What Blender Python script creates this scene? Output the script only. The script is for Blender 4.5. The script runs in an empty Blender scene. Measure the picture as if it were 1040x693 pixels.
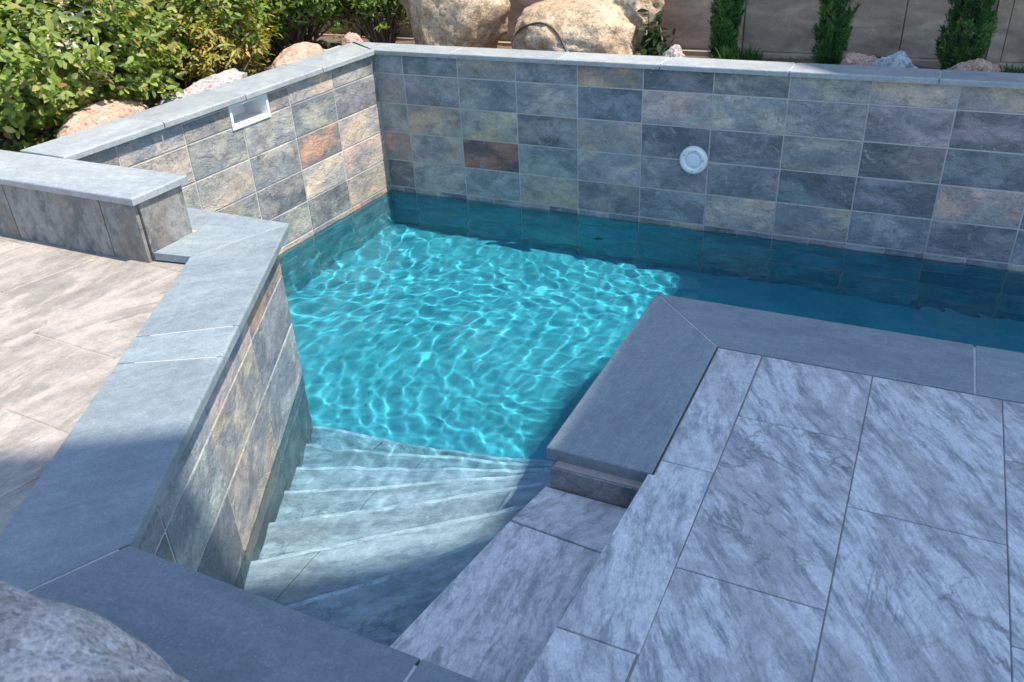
import bpy, bmesh, math, random
import numpy as np
from mathutils import Vector, Matrix, noise
from mathutils.bvhtree import BVHTree
C = bpy.context.scene.collection
sc = bpy.context.scene
R = math.radians

# ------------------------------------------------------------------ helpers
def tag(o, label=None, cat=None, group=None, kind=None):
    if label: o['label'] = label
    if cat: o['category'] = cat
    if group: o['group'] = group
    if kind: o['kind'] = kind
    return o
def empty(name, loc, label, cat, group=None):
    o = bpy.data.objects.new(name, None); C.objects.link(o); o.location = loc
    o.empty_display_size = .1
    return tag(o, label, cat, group)
def obj(name, me, mat, parent=None):
    """link a mesh built in world coordinates; when it has a parent keep it where it is"""
    o = bpy.data.objects.new(name, me); C.objects.link(o)
    for m in (mat if isinstance(mat, (list, tuple)) else [mat]): me.materials.append(m)
    if parent is not None:
        o.parent = parent
        w = Vector((0, 0, 0)); p = parent
        while p is not None: w += p.location; p = p.parent
        o.location = -w
    return o

class MB:
    """collects polygons with per-face tint colours and texture coordinates"""
    def __init__(s): s.v = []; s.f = []; s.c = []; s.c2 = []; s.t = []; s.sm = []; s.mi = []
    def poly(s, pts, tint=(1, 1, 1), tint2=(1, 1, 1), off=(0, 0, 0), ang=0., smooth=False, mi=0):
        b = len(s.v); s.v += [tuple(p) for p in pts]; s.f.append(list(range(b, b+len(pts))))
        ca, sa = math.cos(ang), math.sin(ang)
        for p in pts:
            s.t.append((ca*p[0]+sa*p[1]+off[0], -sa*p[0]+ca*p[1]+off[1], p[2]+off[2]))
            s.c.append((*tint, 1)); s.c2.append((*tint2, 1))
        s.sm.append(smooth); s.mi.append(mi)
    def box(s, x0, x1, y0, y1, z0, z1, **k):
        P = lambda x, y, z: (x, y, z)
        s.poly([P(x0,y0,z0),P(x0,y1,z0),P(x1,y1,z0),P(x1,y0,z0)], **k)
        s.poly([P(x0,y0,z1),P(x1,y0,z1),P(x1,y1,z1),P(x0,y1,z1)], **k)
        s.poly([P(x0,y0,z0),P(x1,y0,z0),P(x1,y0,z1),P(x0,y0,z1)], **k)
        s.poly([P(x1,y0,z0),P(x1,y1,z0),P(x1,y1,z1),P(x1,y0,z1)], **k)
        s.poly([P(x1,y1,z0),P(x0,y1,z0),P(x0,y1,z1),P(x1,y1,z1)], **k)
        s.poly([P(x0,y1,z0),P(x0,y0,z0),P(x0,y0,z1),P(x0,y1,z1)], **k)
    def mesh(s, name, weld=True):
        me = bpy.data.meshes.new(name); me.from_pydata(s.v, [], s.f); 
        a = me.color_attributes.new('tint', 'FLOAT_COLOR', 'CORNER'); a.data.foreach_set('color', np.array(s.c, 'f').ravel())
        a = me.color_attributes.new('tint2', 'FLOAT_COLOR', 'CORNER'); a.data.foreach_set('color', np.array(s.c2, 'f').ravel())
        a = me.attributes.new('tex', 'FLOAT_VECTOR', 'CORNER'); a.data.foreach_set('vector', np.array(s.t, 'f').ravel())
        me.polygons.foreach_set('use_smooth', s.sm); me.polygons.foreach_set('material_index', s.mi)
        me.update(); return me

def area(P): return .5*sum(P[i][0]*P[(i+1) % len(P)][1]-P[(i+1) % len(P)][0]*P[i][1] for i in range(len(P)))
def inset(P, d):
    """offset a counter-clockwise plan polygon inwards by d (a number or one per edge)"""
    n = len(P); out = []
    ds = d if isinstance(d, (list, tuple)) else [d]*n
    L = []
    for i in range(n):
        a = Vector(P[i]); b = Vector(P[(i+1) % n]); e = (b-a).normalized(); nn = Vector((-e.y, e.x))
        L.append((a+nn*ds[i], e))
    for i in range(n):
        p, e = L[i-1]; q, g = L[i]; cr = e.x*g.y-e.y*g.x
        if abs(cr) < 1e-6: out.append(tuple(q)); continue
        w = q-p; t = (w.x*g.y-w.y*g.x)/cr; out.append(tuple(p+e*t))
    return out
def clip(P, a, b):
    """keep the part of polygon P left of the directed line a->b"""
    out = []; ex, ey = b[0]-a[0], b[1]-a[1]
    sd = lambda p: ex*(p[1]-a[1])-ey*(p[0]-a[0])
    for i in range(len(P)):
        p, q = P[i], P[(i+1) % len(P)]; s, t = sd(p), sd(q)
        if s >= 0: out.append(p)
        if (s >= 0) != (t >= 0): k = s/(s-t); out.append((p[0]+k*(q[0]-p[0]), p[1]+k*(q[1]-p[1])))
    return out
rnd = random.Random(5)
def slab(mb, P, z0, z1, gap=.002, r=.004, segs=2, tint=(1,1,1), tint2=(1,1,1), ang=0., wob=0., smooth=True, bullnose=None):
    """stone slab with rounded arrises; bullnose = indices of edges rounded through the whole thickness"""
    P = [tuple(p[:2]) for p in P]
    if area(P) < 0: P = P[::-1]; bullnose = [len(P)-2-i if i < len(P)-1 else len(P)-1 for i in bullnose] if bullnose else None
    n = len(P); g = [gap]*n
    off = (rnd.uniform(-50, 50), rnd.uniform(-50, 50), rnd.uniform(-50, 50))
    k = dict(tint=tint, tint2=tint2, off=off, ang=ang)
    bn = set(bullnose or []); rr = [(.006 if i in bn else r) for i in range(n)]
    rings = [(inset(P, g), z0)]
    S = 4 if bn else segs
    for j in range(S+1):
        a = j/S*math.pi/2
        d = [g[i]+rr[i]*(1-math.cos(a)) for i in range(n)]
        rmax = max(rr)
        rings.append((inset(P, d), z1-rmax*(1-math.sin(a))))
    for (A, za), (B, zb) in zip(rings, rings[1:]):
        for i in range(n):
            jn = (i+1) % n
            mb.poly([(*A[i], za), (*A[jn], za), (*B[jn], zb), (*B[i], zb)], smooth=False, **k)
    mb.poly([(*p, z1) for p in rings[-1][0]], **k)
    mb.poly([(*p, z0) for p in rings[0][0]][::-1], **k)

# ------------------------------------------------------------------ materials
def new_mat(name):
    m = bpy.data.materials.new(name); m.use_nodes = True; nt = m.node_tree; nt.nodes.clear()
    out = nt.nodes.new('ShaderNodeOutputMaterial'); b = nt.nodes.new('ShaderNodeBsdfPrincipled')
    nt.links.new(b.outputs[0], out.inputs[0]); return m, nt, b, out
class N:
    def __init__(s, nt): s.nt = nt
    def __call__(s, typ, **k):
        n = s.nt.nodes.new('ShaderNode'+typ)
        for a, v in k.items():
            if a.startswith('i_'):
                key = a[2:]; key = int(key) if key.isdigit() else key.replace('_', ' ')
                if isinstance(v, bpy.types.NodeSocket): s.nt.links.new(v, n.inputs[key])
                else: n.inputs[key].default_value = v
            else: setattr(n, a, v)
        return n
    def link(s, a, b): s.nt.links.new(a, b)
    def attr(s, name): return s('Attribute', attribute_name=name)
    def noise(s, vec, scale, detail=4, rough=.6, dist=0.):
        return s('Texture'[:0]+'TexNoise', i_Vector=vec, i_Scale=scale, i_Detail=detail, i_Roughness=rough, i_Distortion=dist).outputs['Fac']
    def ramp(s, fac, stops, interp='LINEAR'):
        n = s('ValToRGB'); s.nt.links.new(fac, n.inputs[0]); cr = n.color_ramp; cr.interpolation = interp
        while len(cr.elements) > 1: cr.elements.remove(cr.elements[-1])
        cr.elements[0].position = stops[0][0]; cr.elements[0].color = (*stops[0][1], 1) if len(stops[0][1]) == 3 else stops[0][1]
        for p, c in stops[1:]:
            e = cr.elements.new(p); e.color = (*c, 1)
        return n.outputs[0]
    def mix(s, f, a, b, mode='MIX'):
        n = s('Mix', data_type='RGBA', blend_type=mode)
        for i, v in ((0, f), (6, a), (7, b)):
            if isinstance(v, bpy.types.NodeSocket): s.nt.links.new(v, n.inputs[i])
            elif i == 0: n.inputs[0].default_value = v
            else: n.inputs[i].default_value = (*v, 1)
        return n.outputs[2]
    def map(s, vec, scale=(1, 1, 1), rot=(0, 0, 0), loc=(0, 0, 0)):
        return s('Mapping', i_Vector=vec, i_Scale=scale, i_Rotation=rot, i_Location=loc).outputs[0]
    def bump(s, h, strength, dist=.01, normal=None):
        n = s('Bump', i_Height=h, i_Strength=strength, i_Distance=dist)
        if normal: s.nt.links.new(normal, n.inputs['Normal'])
        return n.outputs[0]
    def math(s, op, a, b=0.):
        n = s('Math', operation=op)
        for i, v in ((0, a), (1, b)):
            if isinstance(v, bpy.types.NodeSocket): s.nt.links.new(v, n.inputs[i])
            else: n.inputs[i].default_value = v
        return n.outputs[0]
g1 = lambda v: (v, v, v)

def mat_slate():
    m, nt, b, out = new_mat('slate tile'); n = N(nt)
    T = n.attr('tex').outputs['Vector']; c1 = n.attr('tint').outputs['Color']; c2 = n.attr('tint2').outputs['Color']
    w = n.map(T, (4.2, 4.2, 7), (.3, .5, .2))
    big = n.noise(w, 1.0, 8, .66, .5)
    f = n.ramp(big, [(.44, g1(0)), (.50, g1(.35)), (.54, g1(.8)), (.60, g1(1))])
    col = n.mix(f, c1, c2)
    cl = n.noise(n.map(T, (7, 7, 11), (.7, .2, .9)), 1.3, 10, .74, .45)
    col = n.mix(1.0, col, n.ramp(cl, [(.30, g1(.55)), (.42, g1(.86)), (.52, g1(1.0)), (.62, g1(1.2)), (.75, g1(1.5))]), 'MULTIPLY')
    fine = n.noise(T, 120, 5, .75)
    rg = n.math('ABSOLUTE', n.math('SUBTRACT', n.noise(n.map(T, (9, 9, 12), (.2, .8, .4)), 1.0, 8, .62, .35), .5))
    col = n.mix(1.0, col, n.ramp(rg, [(0, g1(.70)), (.010, g1(.92)), (.03, g1(1.0))]), 'MULTIPLY')
    col = n.mix(1.0, col, n.ramp(fine, [(.3, g1(.78)), (.7, g1(1.22))]), 'MULTIPLY')
    edge = n.ramp(n.noise(T, 22, 6, .7, 1.5), [(.60, g1(0)), (.65, g1(.6)), (.70, g1(0))])
    col = n.mix(edge, col, (.42, .42, .40))
    n.link(col, b.inputs['Base Color']); b.inputs['Roughness'].default_value = .48
    n.link(n.ramp(cl, [(.3, g1(.38)), (.7, g1(.62))]), b.inputs['Roughness'])
    hh = n.math('ADD', n.noise(n.map(T, (7, 7, 14), (.7, .2, .9)), 2.5, 9, .68, 1.0), n.math('MULTIPLY', fine, .12))
    n.link(n.bump(n.math('ADD', hh, n.math('MULTIPLY', n.math('MINIMUM', rg, .05), 5.)), .7, .007), b.inputs['Normal']); return m

def mat_marble(name, lo, mid, hi, tan, sx=2.2, sy=15., vein=1., rough=.5, tanamt=.7):
    m, nt, b, out = new_mat(name); n = N(nt)
    T = n.attr('tex').outputs['Vector']
    warp = n('TexNoise', i_Vector=T, i_Scale=5.5, i_Detail=3.0).outputs['Color']
    wv = n('VectorMath', operation='MULTIPLY_ADD', i_0=warp, i_1=(.05, .05, .05)); n.link(T, wv.inputs[2]); W = wv.outputs[0]
    s1 = n.noise(n.map(W, (sx*1.15, sy*1.25, 4)), 1.5, 9, .66, .35)
    s2 = n.noise(n.map(W, (sx*4, sy*3.6, 18)), 1.7, 7, .70, .3)
    st = n.math('ADD', n.math('MULTIPLY', s1, .58), n.math('MULTIPLY', s2, .42))
    col = n.ramp(st, [(.40, lo), (.465, mid), (.52, hi), (.62, tuple(min(1, v*1.12) for v in hi))])
    pt = n.noise(n.map(W, (1.7, 4.5, 2), loc=(7, 3, 1)), 1.5, 6, .62, .9)
    col = n.mix(n.ramp(pt, [(.50, g1(0)), (.56, g1(tanamt*.7)), (.68, g1(tanamt))]), col, tan)
    bl = n.noise(T, 28, 5, .7)
    col = n.mix(1.0, col, n.ramp(bl, [(.3, g1(.82)), (.5, g1(1.)), (.7, g1(1.13))]), 'MULTIPLY')
    fn = n.noise(n.map(T, (110, 210, 150)), 1., 5, .8)
    col = n.mix(1.0, col, n.ramp(fn, [(.3, g1(.74)), (.5, g1(1.)), (.7, g1(1.2))]), 'MULTIPLY')
    # sparse dark veins
    v = n('TexNoise', i_Vector=n.map(W, (3.1, 3.3, 3), loc=(2, 9, 4)), i_Scale=1.25, i_Detail=7.0, i_Roughness=.62, i_Distortion=.8).outputs['Fac']
    vv = n.math('ABSOLUTE', n.math('SUBTRACT', v, .5))
    msk = n.ramp(n.noise(T, 2.1, 2, .5), [(.56, g1(0)), (.64, g1(vein))])
    vf = n.mix(1.0, n.ramp(vv, [(0, g1(1)), (.012, g1(.3)), (.022, g1(0))]), msk, 'MULTIPLY')
    col = n.mix(vf, col, tuple(v_*.35 for v_ in lo))
    col = n.mix(1.0, col, n.attr('tint').outputs['Color'], 'MULTIPLY')
    n.link(col, b.inputs['Base Color']); b.inputs['Roughness'].default_value = rough
    n.link(n.ramp(s2, [(.3, g1(rough-.08)), (.7, g1(rough+.12))]), b.inputs['Roughness'])
    h = n.math('ADD', n.math('MULTIPLY', s2, .7), n.math('ADD', n.math('MULTIPLY', bl, .35), n.math('MULTIPLY', fn, .1)))
    n.link(n.bump(h, .8, .006), b.inputs['Normal']); return m

def mat_coping():
    m, nt, b, out = new_mat('honed bluestone'); n = N(nt)
    T = n.attr('tex').outputs['Vector']; c1 = n.attr('tint').outputs['Color']
    a = n.noise(n.map(T, (2, 5, 3)), 1.6, 6, .65, .6); f = n.noise(T, 170, 4, .8)
    s = n.noise(T, 34, 6, .7, .4); st = n.noise(n.map(T, (10, 90, 40)), 1., 5, .7)
    col = n.mix(1.0, n.ramp(a, [(.3, (.195, .232, .26)), (.5, (.235, .272, .295)), (.7, (.285, .318, .335))]), c1, 'MULTIPLY')
    col = n.mix(1.0, col, n.ramp(f, [(.3, g1(.78)), (.72, g1(1.25))]), 'MULTIPLY')
    col = n.mix(1.0, col, n.ramp(s, [(.3, g1(.86)), (.7, g1(1.14))]), 'MULTIPLY')
    col = n.mix(1.0, col, n.ramp(st, [(.3, g1(.9)), (.7, g1(1.1))]), 'MULTIPLY')
    sp = n('TexVoronoi', i_Vector=T, i_Scale=85.).outputs['Distance']
    col = n.mix(n.ramp(sp, [(.05, g1(.55)), (.12, g1(0))]), col, (.5, .5, .5))
    n.link(col, b.inputs['Base Color']); n.link(n.ramp(s, [(.3, g1(.42)), (.7, g1(.6))]), b.inputs['Roughness'])
    n.link(n.bump(n.math('ADD', s, n.math('MULTIPLY', f, .5)), .22, .003), b.inputs['Normal']); return m

def mat_grout(name='grout', col=(.50, .49, .47)):
    m, nt, b, out = new_mat(name); n = N(nt)
    P = n('NewGeometry').outputs['Position']
    f = n.noise(P, 60, 5, .7)
    n.link(n.mix(1.0, n.ramp(n.noise(P, 4, 4), [(.3, tuple(v*.85 for v in col)), (.7, col)]), n.ramp(f, [(.3, g1(.85)), (.7, g1(1.1))]), 'MULTIPLY'), b.inputs['Base Color'])
    b.inputs['Roughness'].default_value = .9
    n.link(n.bump(f, .4, .003), b.inputs['Normal']); return m

def mat_plaster():
    m, nt, b, out = new_mat('pool plaster'); n = N(nt)
    P = n('NewGeometry').outputs['Position']
    col = n.ramp(n.noise(P, 3.5, 6, .65, .5), [(.3, (.022, .265, .335)), (.5, (.032, .315, .39)), (.7, (.048, .365, .44))])
    col = n.mix(1.0, col, n.ramp(n.noise(P, 90, 3, .7), [(.3, g1(.88)), (.7, g1(1.1))]), 'MULTIPLY')
    n.link(col, b.inputs['Base Color']); b.inputs['Roughness'].default_value = .8
    return m

def mat_water():
    m, nt, b, out = new_mat('pool water'); n = N(nt)
    nt.nodes.remove(b)
    g = n('BsdfGlass', i_Color=(.78, .95, 1, 1), i_Roughness=0., i_IOR=1.333)
    n.link(g.outputs[0], out.inputs['Surface'])
    return m

def mat_rock(name, cols, speck=.5, scale=1., bumpd=.02):
    m, nt, b, out = new_mat(name); n = N(nt)
    P = n('TexCoord').outputs['Object']
    a = n.noise(P, 4*scale, 6, .65, .6); f = n.noise(P, 90*scale, 4, .75); md = n.noise(P, 22*scale, 6, .7)
    col = n.ramp(a, [(.3, cols[0]), (.5, cols[1]), (.68, cols[2])])
    col = n.mix(1.0, col, n.ramp(f, [(.32, g1(1-speck)), (.5, g1(1)), (.7, g1(1+speck*.7))]), 'MULTIPLY')
    col = n.mix(1.0, col, n.ramp(md, [(.3, g1(.72)), (.52, g1(1)), (.7, g1(1.15))]), 'MULTIPLY')
    vo = n('TexVoronoi', i_Vector=P, i_Scale=70*scale).outputs['Color']
    bw = n('RGBToBW'); n.link(vo, bw.inputs[0])
    col = n.mix(1.0, col, n.ramp(bw.outputs[0], [(.15, g1(1-speck*.8)), (.4, g1(1)), (.8, g1(1+speck*.5))]), 'MULTIPLY')
    n.link(col, b.inputs['Base Color']); b.inputs['Roughness'].default_value = .85
    h = n.math('ADD', md, n.math('MULTIPLY', f, .35))
    n.link(n.bump(h, .6, bumpd), b.inputs['Normal']); return m

def mat_leaf(name, rough=.55, trans=.35):
    m, nt, b, out = new_mat(name); n = N(nt)
    c = n.attr('tint').outputs['Color']; T = n.attr('tex').outputs['Vector']
    col = n.mix(1.0, c, n.ramp(n.noise(T, 60, 3, .6), [(.3, g1(.8)), (.7, g1(1.2))]), 'MULTIPLY')
    n.link(col, b.inputs['Base Color']); b.inputs['Roughness'].default_value = rough
    t = n('BsdfTranslucent'); n.link(n.mix(1.0, col, (1.5, 1.6, .6), 'MULTIPLY'), t.inputs[0])
    mx = n('MixShader', i_0=trans); n.link(b.outputs[0], mx.inputs[1]); n.link(t.outputs[0], mx.inputs[2])
    n.link(mx.outputs[0], out.inputs[0]); return m

def mat_plain(name, col, rough=.5, var=.12, scale=30, bump=0., **k):
    m, nt, b, out = new_mat(name); n = N(nt)
    P = n('TexCoord').outputs['Object']; f = n.noise(P, scale, 5, .65)
    n.link(n.mix(1.0, col, n.ramp(f, [(.3, g1(1-var)), (.7, g1(1+var))]), 'MULTIPLY'), b.inputs['Base Color'])
    b.inputs['Roughness'].default_value = rough
    if bump: n.link(n.bump(f, bump, .005), b.inputs['Normal'])
    return m

def mat_fence():
    m, nt, b, out = new_mat('weathered fence panel'); n = N(nt)
    P = n('TexCoord').outputs['Object']
    a = n.noise(n.map(P, (1, 1, 2.2)), 3., 7, .68, 1.); v = n.noise(n.map(P, (2., 1, 6)), 2.2, 6, .6, .6); f = n.noise(P, 80, 4, .7)
    col = n.ramp(a, [(.3, (.25, .185, .13)), (.5, (.38, .295, .215)), (.66, (.48, .385, .285))])
    col = n.mix(1.0, col, n.ramp(v, [(.35, g1(.78)), (.6, g1(1.08)), (.74, g1(1.3))]), 'MULTIPLY')
    col = n.mix(1.0, col, n.ramp(f, [(.3, g1(.88)), (.7, g1(1.1))]), 'MULTIPLY')
    n.link(col, b.inputs['Base Color']); b.inputs['Roughness'].default_value = .85
    n.link(n.bump(n.math('ADD', v, n.math('MULTIPLY', f, .3)), .5, .01), b.inputs['Normal']); return m

SLATE = mat_slate(); COPING = mat_coping(); GROUT = mat_grout(); PGROUT = mat_grout('patio joint', (.36, .31, .26)); DGROUT = mat_grout('dark joint', (.34, .31, .28))
DECK = mat_marble('grey marble paving', (.245, .27, .285), (.39, .41, .42), (.555, .57, .57), (.315, .31, .30), 2.8, 14., .6, tanamt=.65)
STRIP = mat_marble('pale marble paving', (.29, .315, .33), (.43, .455, .465), (.58, .595, .595), (.37, .375, .37), 4., 12., .5, tanamt=.45)
PATIO = mat_marble('beige patio paving', (.235, .212, .185), (.28, .253, .22), (.335, .30, .26), (.205, .19, .165), 1.0, 3.2, .1, .65, .9)
BLOCKM = mat_marble('dark grey facing', (.09, .095, .10), (.15, .152, .152), (.23, .225, .215), (.18, .145, .11), 3., 7., .8, .6, .7)  # darker marble for the block's front and end facings
TREADM = mat_marble('step stone', (.27, .30, .32), (.37, .40, .42), (.48, .505, .52), (.33, .335, .33), 3., 9., .5)
PLASTER = mat_plaster(); WATER = mat_water()
BOULDER = mat_rock('tan boulder', [(.30, .205, .12), (.48, .36, .24), (.60, .49, .36)], .35, 1., .035)
GRANITE = mat_rock('speckled granite', [(.24, .20, .175), (.42, .37, .34), (.54, .50, .47)], .42, 2.6, .007)
PINKROCK = mat_rock('pink rock', [(.34, .20, .14), (.48, .31, .23), (.58, .42, .34)], .4, 1.6, .02)
GREYROCK = mat_rock('grey rock', [(.26, .21, .20), (.38, .33, .32), (.50, .46, .44)], .5, 1.6, .025)
BLUEROCK = mat_rock('blue grey rock', [(.26, .30, .31), (.38, .43, .43), (.50, .54, .53)], .35, 1.4, .02)
FENCE = mat_fence()
SOIL = mat_plain('soil', (.13, .09, .065), .95, .35, 45, .8)
LEAF = mat_leaf('shrub leaf'); NEEDLE = mat_leaf('cypress foliage', .6, .2); GRASS = mat_leaf('grass blade', .6, .25)
BARK = mat_plain('bark', (.16, .11, .07), .9, .3, 40, .6)
WHITEPL = mat_plain('white plastic', (.74, .75, .74), .35, .03, 20)
LENSPL = mat_plain('frosted lens', (.66, .72, .74), .25, .05, 60)
STEEL = mat_plain('screw steel', (.3, .32, .34), .4)
HOSE = mat_plain('drip tube', (.09, .06, .045), .5)
BLUEPL = mat_plain('blue pipe', (.03, .15, .36), .4)
RENDER_ = mat_plain('stucco', (.33, .34, .35), .9, .08, 60, .4)

# ------------------------------------------------------------------ slate facings
PAL = dict(blue=((.175, .198, .22), (.31, .315, .32)), dblue=((.115, .133, .15), (.22, .235, .245)), gray=((.23, .236, .245), (.40, .36, .32)),
           dgray=((.13, .14, .15), (.275, .26, .25)), tan=((.30, .285, .275), (.48, .39, .305)), rust=((.23, .215, .205), (.50, .32, .22)),
           purple=((.20, .197, .212), (.345, .31, .30)), sage=((.225, .237, .25), (.41, .365, .31)), gold=((.32, .305, .29), (.52, .405, .29)),
           red=((.12, .10, .10), (.32, .165, .12)), deep=((.035, .26, .32), (.055, .33, .39)), teal=((.045, .29, .35), (.07, .36, .41)))  # deep, teal: submerged tiles coloured to stand in for the water's absorption
def facing(mb, o, u, nrm, rects, thick=.008):
    """tiles on a vertical face: o = plan origin, u = plan direction, nrm = outward normal; rects (u0,u1,z0,z1,palette)"""
    for (a, b, z0, z1, pal) in rects:
        c1, c2 = PAL[pal]; j = rnd.uniform(.88, 1.14)
        c1 = tuple(v*j for v in c1); c2 = tuple(v*j*rnd.uniform(.92, 1.08) for v in c2)
        off = (rnd.uniform(-40, 40), rnd.uniform(-40, 40), rnd.uniform(-40, 40)); k = dict(tint=c1, tint2=c2, off=off)
        g = rnd.uniform(.0024, .0034); e = .0018; a += g; b -= g; z0 += g; z1 -= g
        pt = lambda s, z, d: (o[0]+u[0]*s+nrm[0]*d, o[1]+u[1]*s+nrm[1]*d, z)
        R0 = [(a, z0), (b, z0), (b, z1), (a, z1)]; R1 = [(a+e, z0+e), (b-e, z0+e), (b-e, z1-e), (a+e, z1-e)]
        d0 = -thick; t1 = rnd.uniform(-.0006, .0006); t2 = rnd.uniform(-.0006, .0006)
        tilt = lambda s, z: t1*(s-a)/(b-a)+t2*(z-z0)/(z1-z0)
        A = [pt(s, z, d0) for s, z in R0]; B = [pt(s, z, -e+tilt(s, z)) for s, z in R0]; D = [pt(s, z, tilt(s, z)) for s, z in R1]
        flip = (u[0]*nrm[1]-u[1]*nrm[0]) > 0
        fx = (lambda q: q[::-1]) if flip else (lambda q: q)
        for X, Y in ((A, B), (B, D)):
            for i in range(4):
                jn = (i+1) % 4; mb.poly(fx([X[i], X[jn], Y[jn], Y[i]]), **k)
        mb.poly(fx(D), **k)
def cut(rects, h):
    out = []
    for (a, b, z0, z1, p) in rects:
        A, B, Z0, Z1 = h
        if b <= A or a >= B or z1 <= Z0 or z0 >= Z1: out.append((a, b, z0, z1, p)); continue
        if z0 < Z0: out.append((a, b, z0, Z0, p))
        if z1 > Z1: out.append((a, b, Z1, z1, p))
        m0, m1 = max(z0, Z0), min(z1, Z1)
        if a < A: out.append((a, A, m0, m1, p))
        if b > B: out.append((B, b, m0, m1, p))
    return out

SHELF = .708; TOP = .73
rowz = [.710, .612, .465, .318, .171, .024, -.123, -.27]
# --- back raised wall
W0 = empty('raised_wall', (1.5, .08, 0), 'long raised back wall in grey, tan and rust slate with pale stone coping', 'wall')
mb = MB(); mb.box(-.30, 6.2, .003, .12, -.75, SHELF); obj('core', mb.mesh('core'), GROUT, W0)
cols = [0, .155]+[.155+.3065*i for i in range(1, 20)]
pals = [['blue','dblue','tan','blue','rust','dblue','dgray','gray','tan','tan'],
        ['tan','gray','blue','sage','dblue','tan','sage','purple','purple','dgray'],
        ['gray','gold','gold','dgray','tan','dblue','dgray','sage','dgray','dblue'],
        ['rust','sage','red','blue','sage','purple','blue','dblue','dblue','tan'],
        ['dgray','gray','blue','tan','purple','blue','tan','sage','blue','dblue'],
        ['gray','tan','gray','tan','gray','rust','dgray','gray','blue','gray'],
        ['gray']*10]
allp = ['blue','dblue','gray','tan','purple','sage','dgray']
rects = []
for j in range(7):
    for i in range(len(cols)-1):
        p = pals[j][i] if i < 10 else rnd.choice(allp)
        a, b = cols[i], cols[i+1]
        if j == 5:
            m = a+(b-a)*.5
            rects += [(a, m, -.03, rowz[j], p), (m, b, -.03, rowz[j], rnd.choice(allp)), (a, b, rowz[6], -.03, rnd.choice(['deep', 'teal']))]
        elif j == 6:
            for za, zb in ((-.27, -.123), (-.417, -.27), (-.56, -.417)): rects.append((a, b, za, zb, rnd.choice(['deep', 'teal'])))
        elif j == 55: # never
            m = a+(b-a)*.5
            rects += [(a, m, rowz[j+1], rowz[j], p), (m, b, rowz[j+1], rowz[j], rnd.choice(allp))]
        else: rects.append((a, b, rowz[j+1], rowz[j], p))
mb = MB(); facing(mb, (0, 0), (1, 0), (0, -1), rects); obj('tile_facing', mb.mesh('tf'), SLATE, W0)
def coping_mesh(slabs, z0, z1, jointgap=.0022, TN=1.12):  # TN tones stone after its light: raised lighter and warmer, shaded darker
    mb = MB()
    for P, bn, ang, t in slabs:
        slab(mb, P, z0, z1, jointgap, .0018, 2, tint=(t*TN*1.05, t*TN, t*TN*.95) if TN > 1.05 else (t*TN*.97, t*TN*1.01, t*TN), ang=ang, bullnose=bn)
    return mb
jx = [-.045, .44, .99, 1.46, 1.99, 2.53, 3.1, 3.7, 4.3, 4.9, 5.5, 6.2]
sl = [([(-.26, .13), (-.27, .12), (-.26, .13)], None, 0, 1)][:0]
# mitred corner slab
sl.append(([(-.005, -.03), (.44, -.03), (.44, .13), (-.25, .13)], [0], 0, 1.04))
for a, b in zip(jx[1:], jx[2:]): sl.append(([(a, -.03), (b, -.03), (b, .13), (a, .13)], [0], 0, rnd.uniform(.93, 1.08)))
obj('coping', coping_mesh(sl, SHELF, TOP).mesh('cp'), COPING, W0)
mb = MB(); mb.box(-.2, 6.19, -.015, .115, SHELF-.003, TOP-.0016); obj('joint_mortar', mb.mesh('jm'), GROUT, W0)

# --- left raised wall
th = .0302; u = (-math.sin(th), -math.cos(th)); nr = (math.cos(th), -math.sin(th))
def LP(s, d): return (u[0]*s+nr[0]*d, u[1]*s+nr[1]*d)
W1 = empty('raised_wall', (-.12, -.9, 0), 'sunlit raised left wall in tan and grey slate with the skimmer box in it', 'wall')
HO = (.80, 1.005, .612, .692)
def wallbox(mb, s0, s1, d0, d1, z0, z1):
    P = [LP(s0, d0), LP(s1, d0), LP(s1, d1), LP(s0, d1)]
    q = [(*p, z0) for p in P]; t = [(*p, z1) for p in P]
    for i in range(4): jn = (i+1) % 4; mb.poly([q[i], q[jn], t[jn], t[i]])
    mb.poly(t); mb.poly(q[::-1])
mb = MB()
wallbox(mb, .0, 1.86, -.2, -.003, -.75, HO[2]); wallbox(mb, 0, HO[0], -.2, -.003, HO[2], SHELF); wallbox(mb, HO[1], 1.86, -.2, -.003, HO[2], SHELF)
wallbox(mb, HO[0], HO[1], -.2, -.14, HO[2], SHELF); wallbox(mb, HO[0], HO[1], -.14, -.003, HO[3], SHELF)
obj('core', mb.mesh('core'), GROUT, W1)
lc = [.0, .345, .65, .955, 1.26, 1.565, 1.87]
lp = [['gray','gold','rust','sage','gray','tan'], ['purple','sage','gray','gray','tan','sage'], ['gold','rust','sage','gold','sage','gray'],
      ['tan','gold','dgray','sage','rust','gray'], ['gold','dgray','gray','tan','gray','gray'], ['rust','gray','tan','gray','gray','gray'], ['gray']*6]
rects = []
for j in range(7):
    for i in range(6):
        xa, xb = lc[i], lc[i+1]-(.012 if i == 5 else 0)
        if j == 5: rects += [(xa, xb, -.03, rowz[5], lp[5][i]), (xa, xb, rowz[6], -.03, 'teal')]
        elif j == 6:
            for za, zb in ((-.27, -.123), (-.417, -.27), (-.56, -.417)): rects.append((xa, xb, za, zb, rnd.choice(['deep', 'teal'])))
        else: rects.append((xa, xb, rowz[j+1], rowz[j], lp[j][i]))
rects = cut(rects, (HO[0], HO[1], HO[2], HO[3]))
mb = MB(); facing(mb, (0, 0), u, nr, rects); obj('tile_facing', mb.mesh('tf'), SLATE, W1)
sl = []; js = [0.03, .43, .93, 1.36, 1.79]
sl.append(([LP(.03, .028), LP(.43, .028), LP(.43, -.2), LP(-.125, -.2)], None, 1.5, 1.03))
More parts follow.
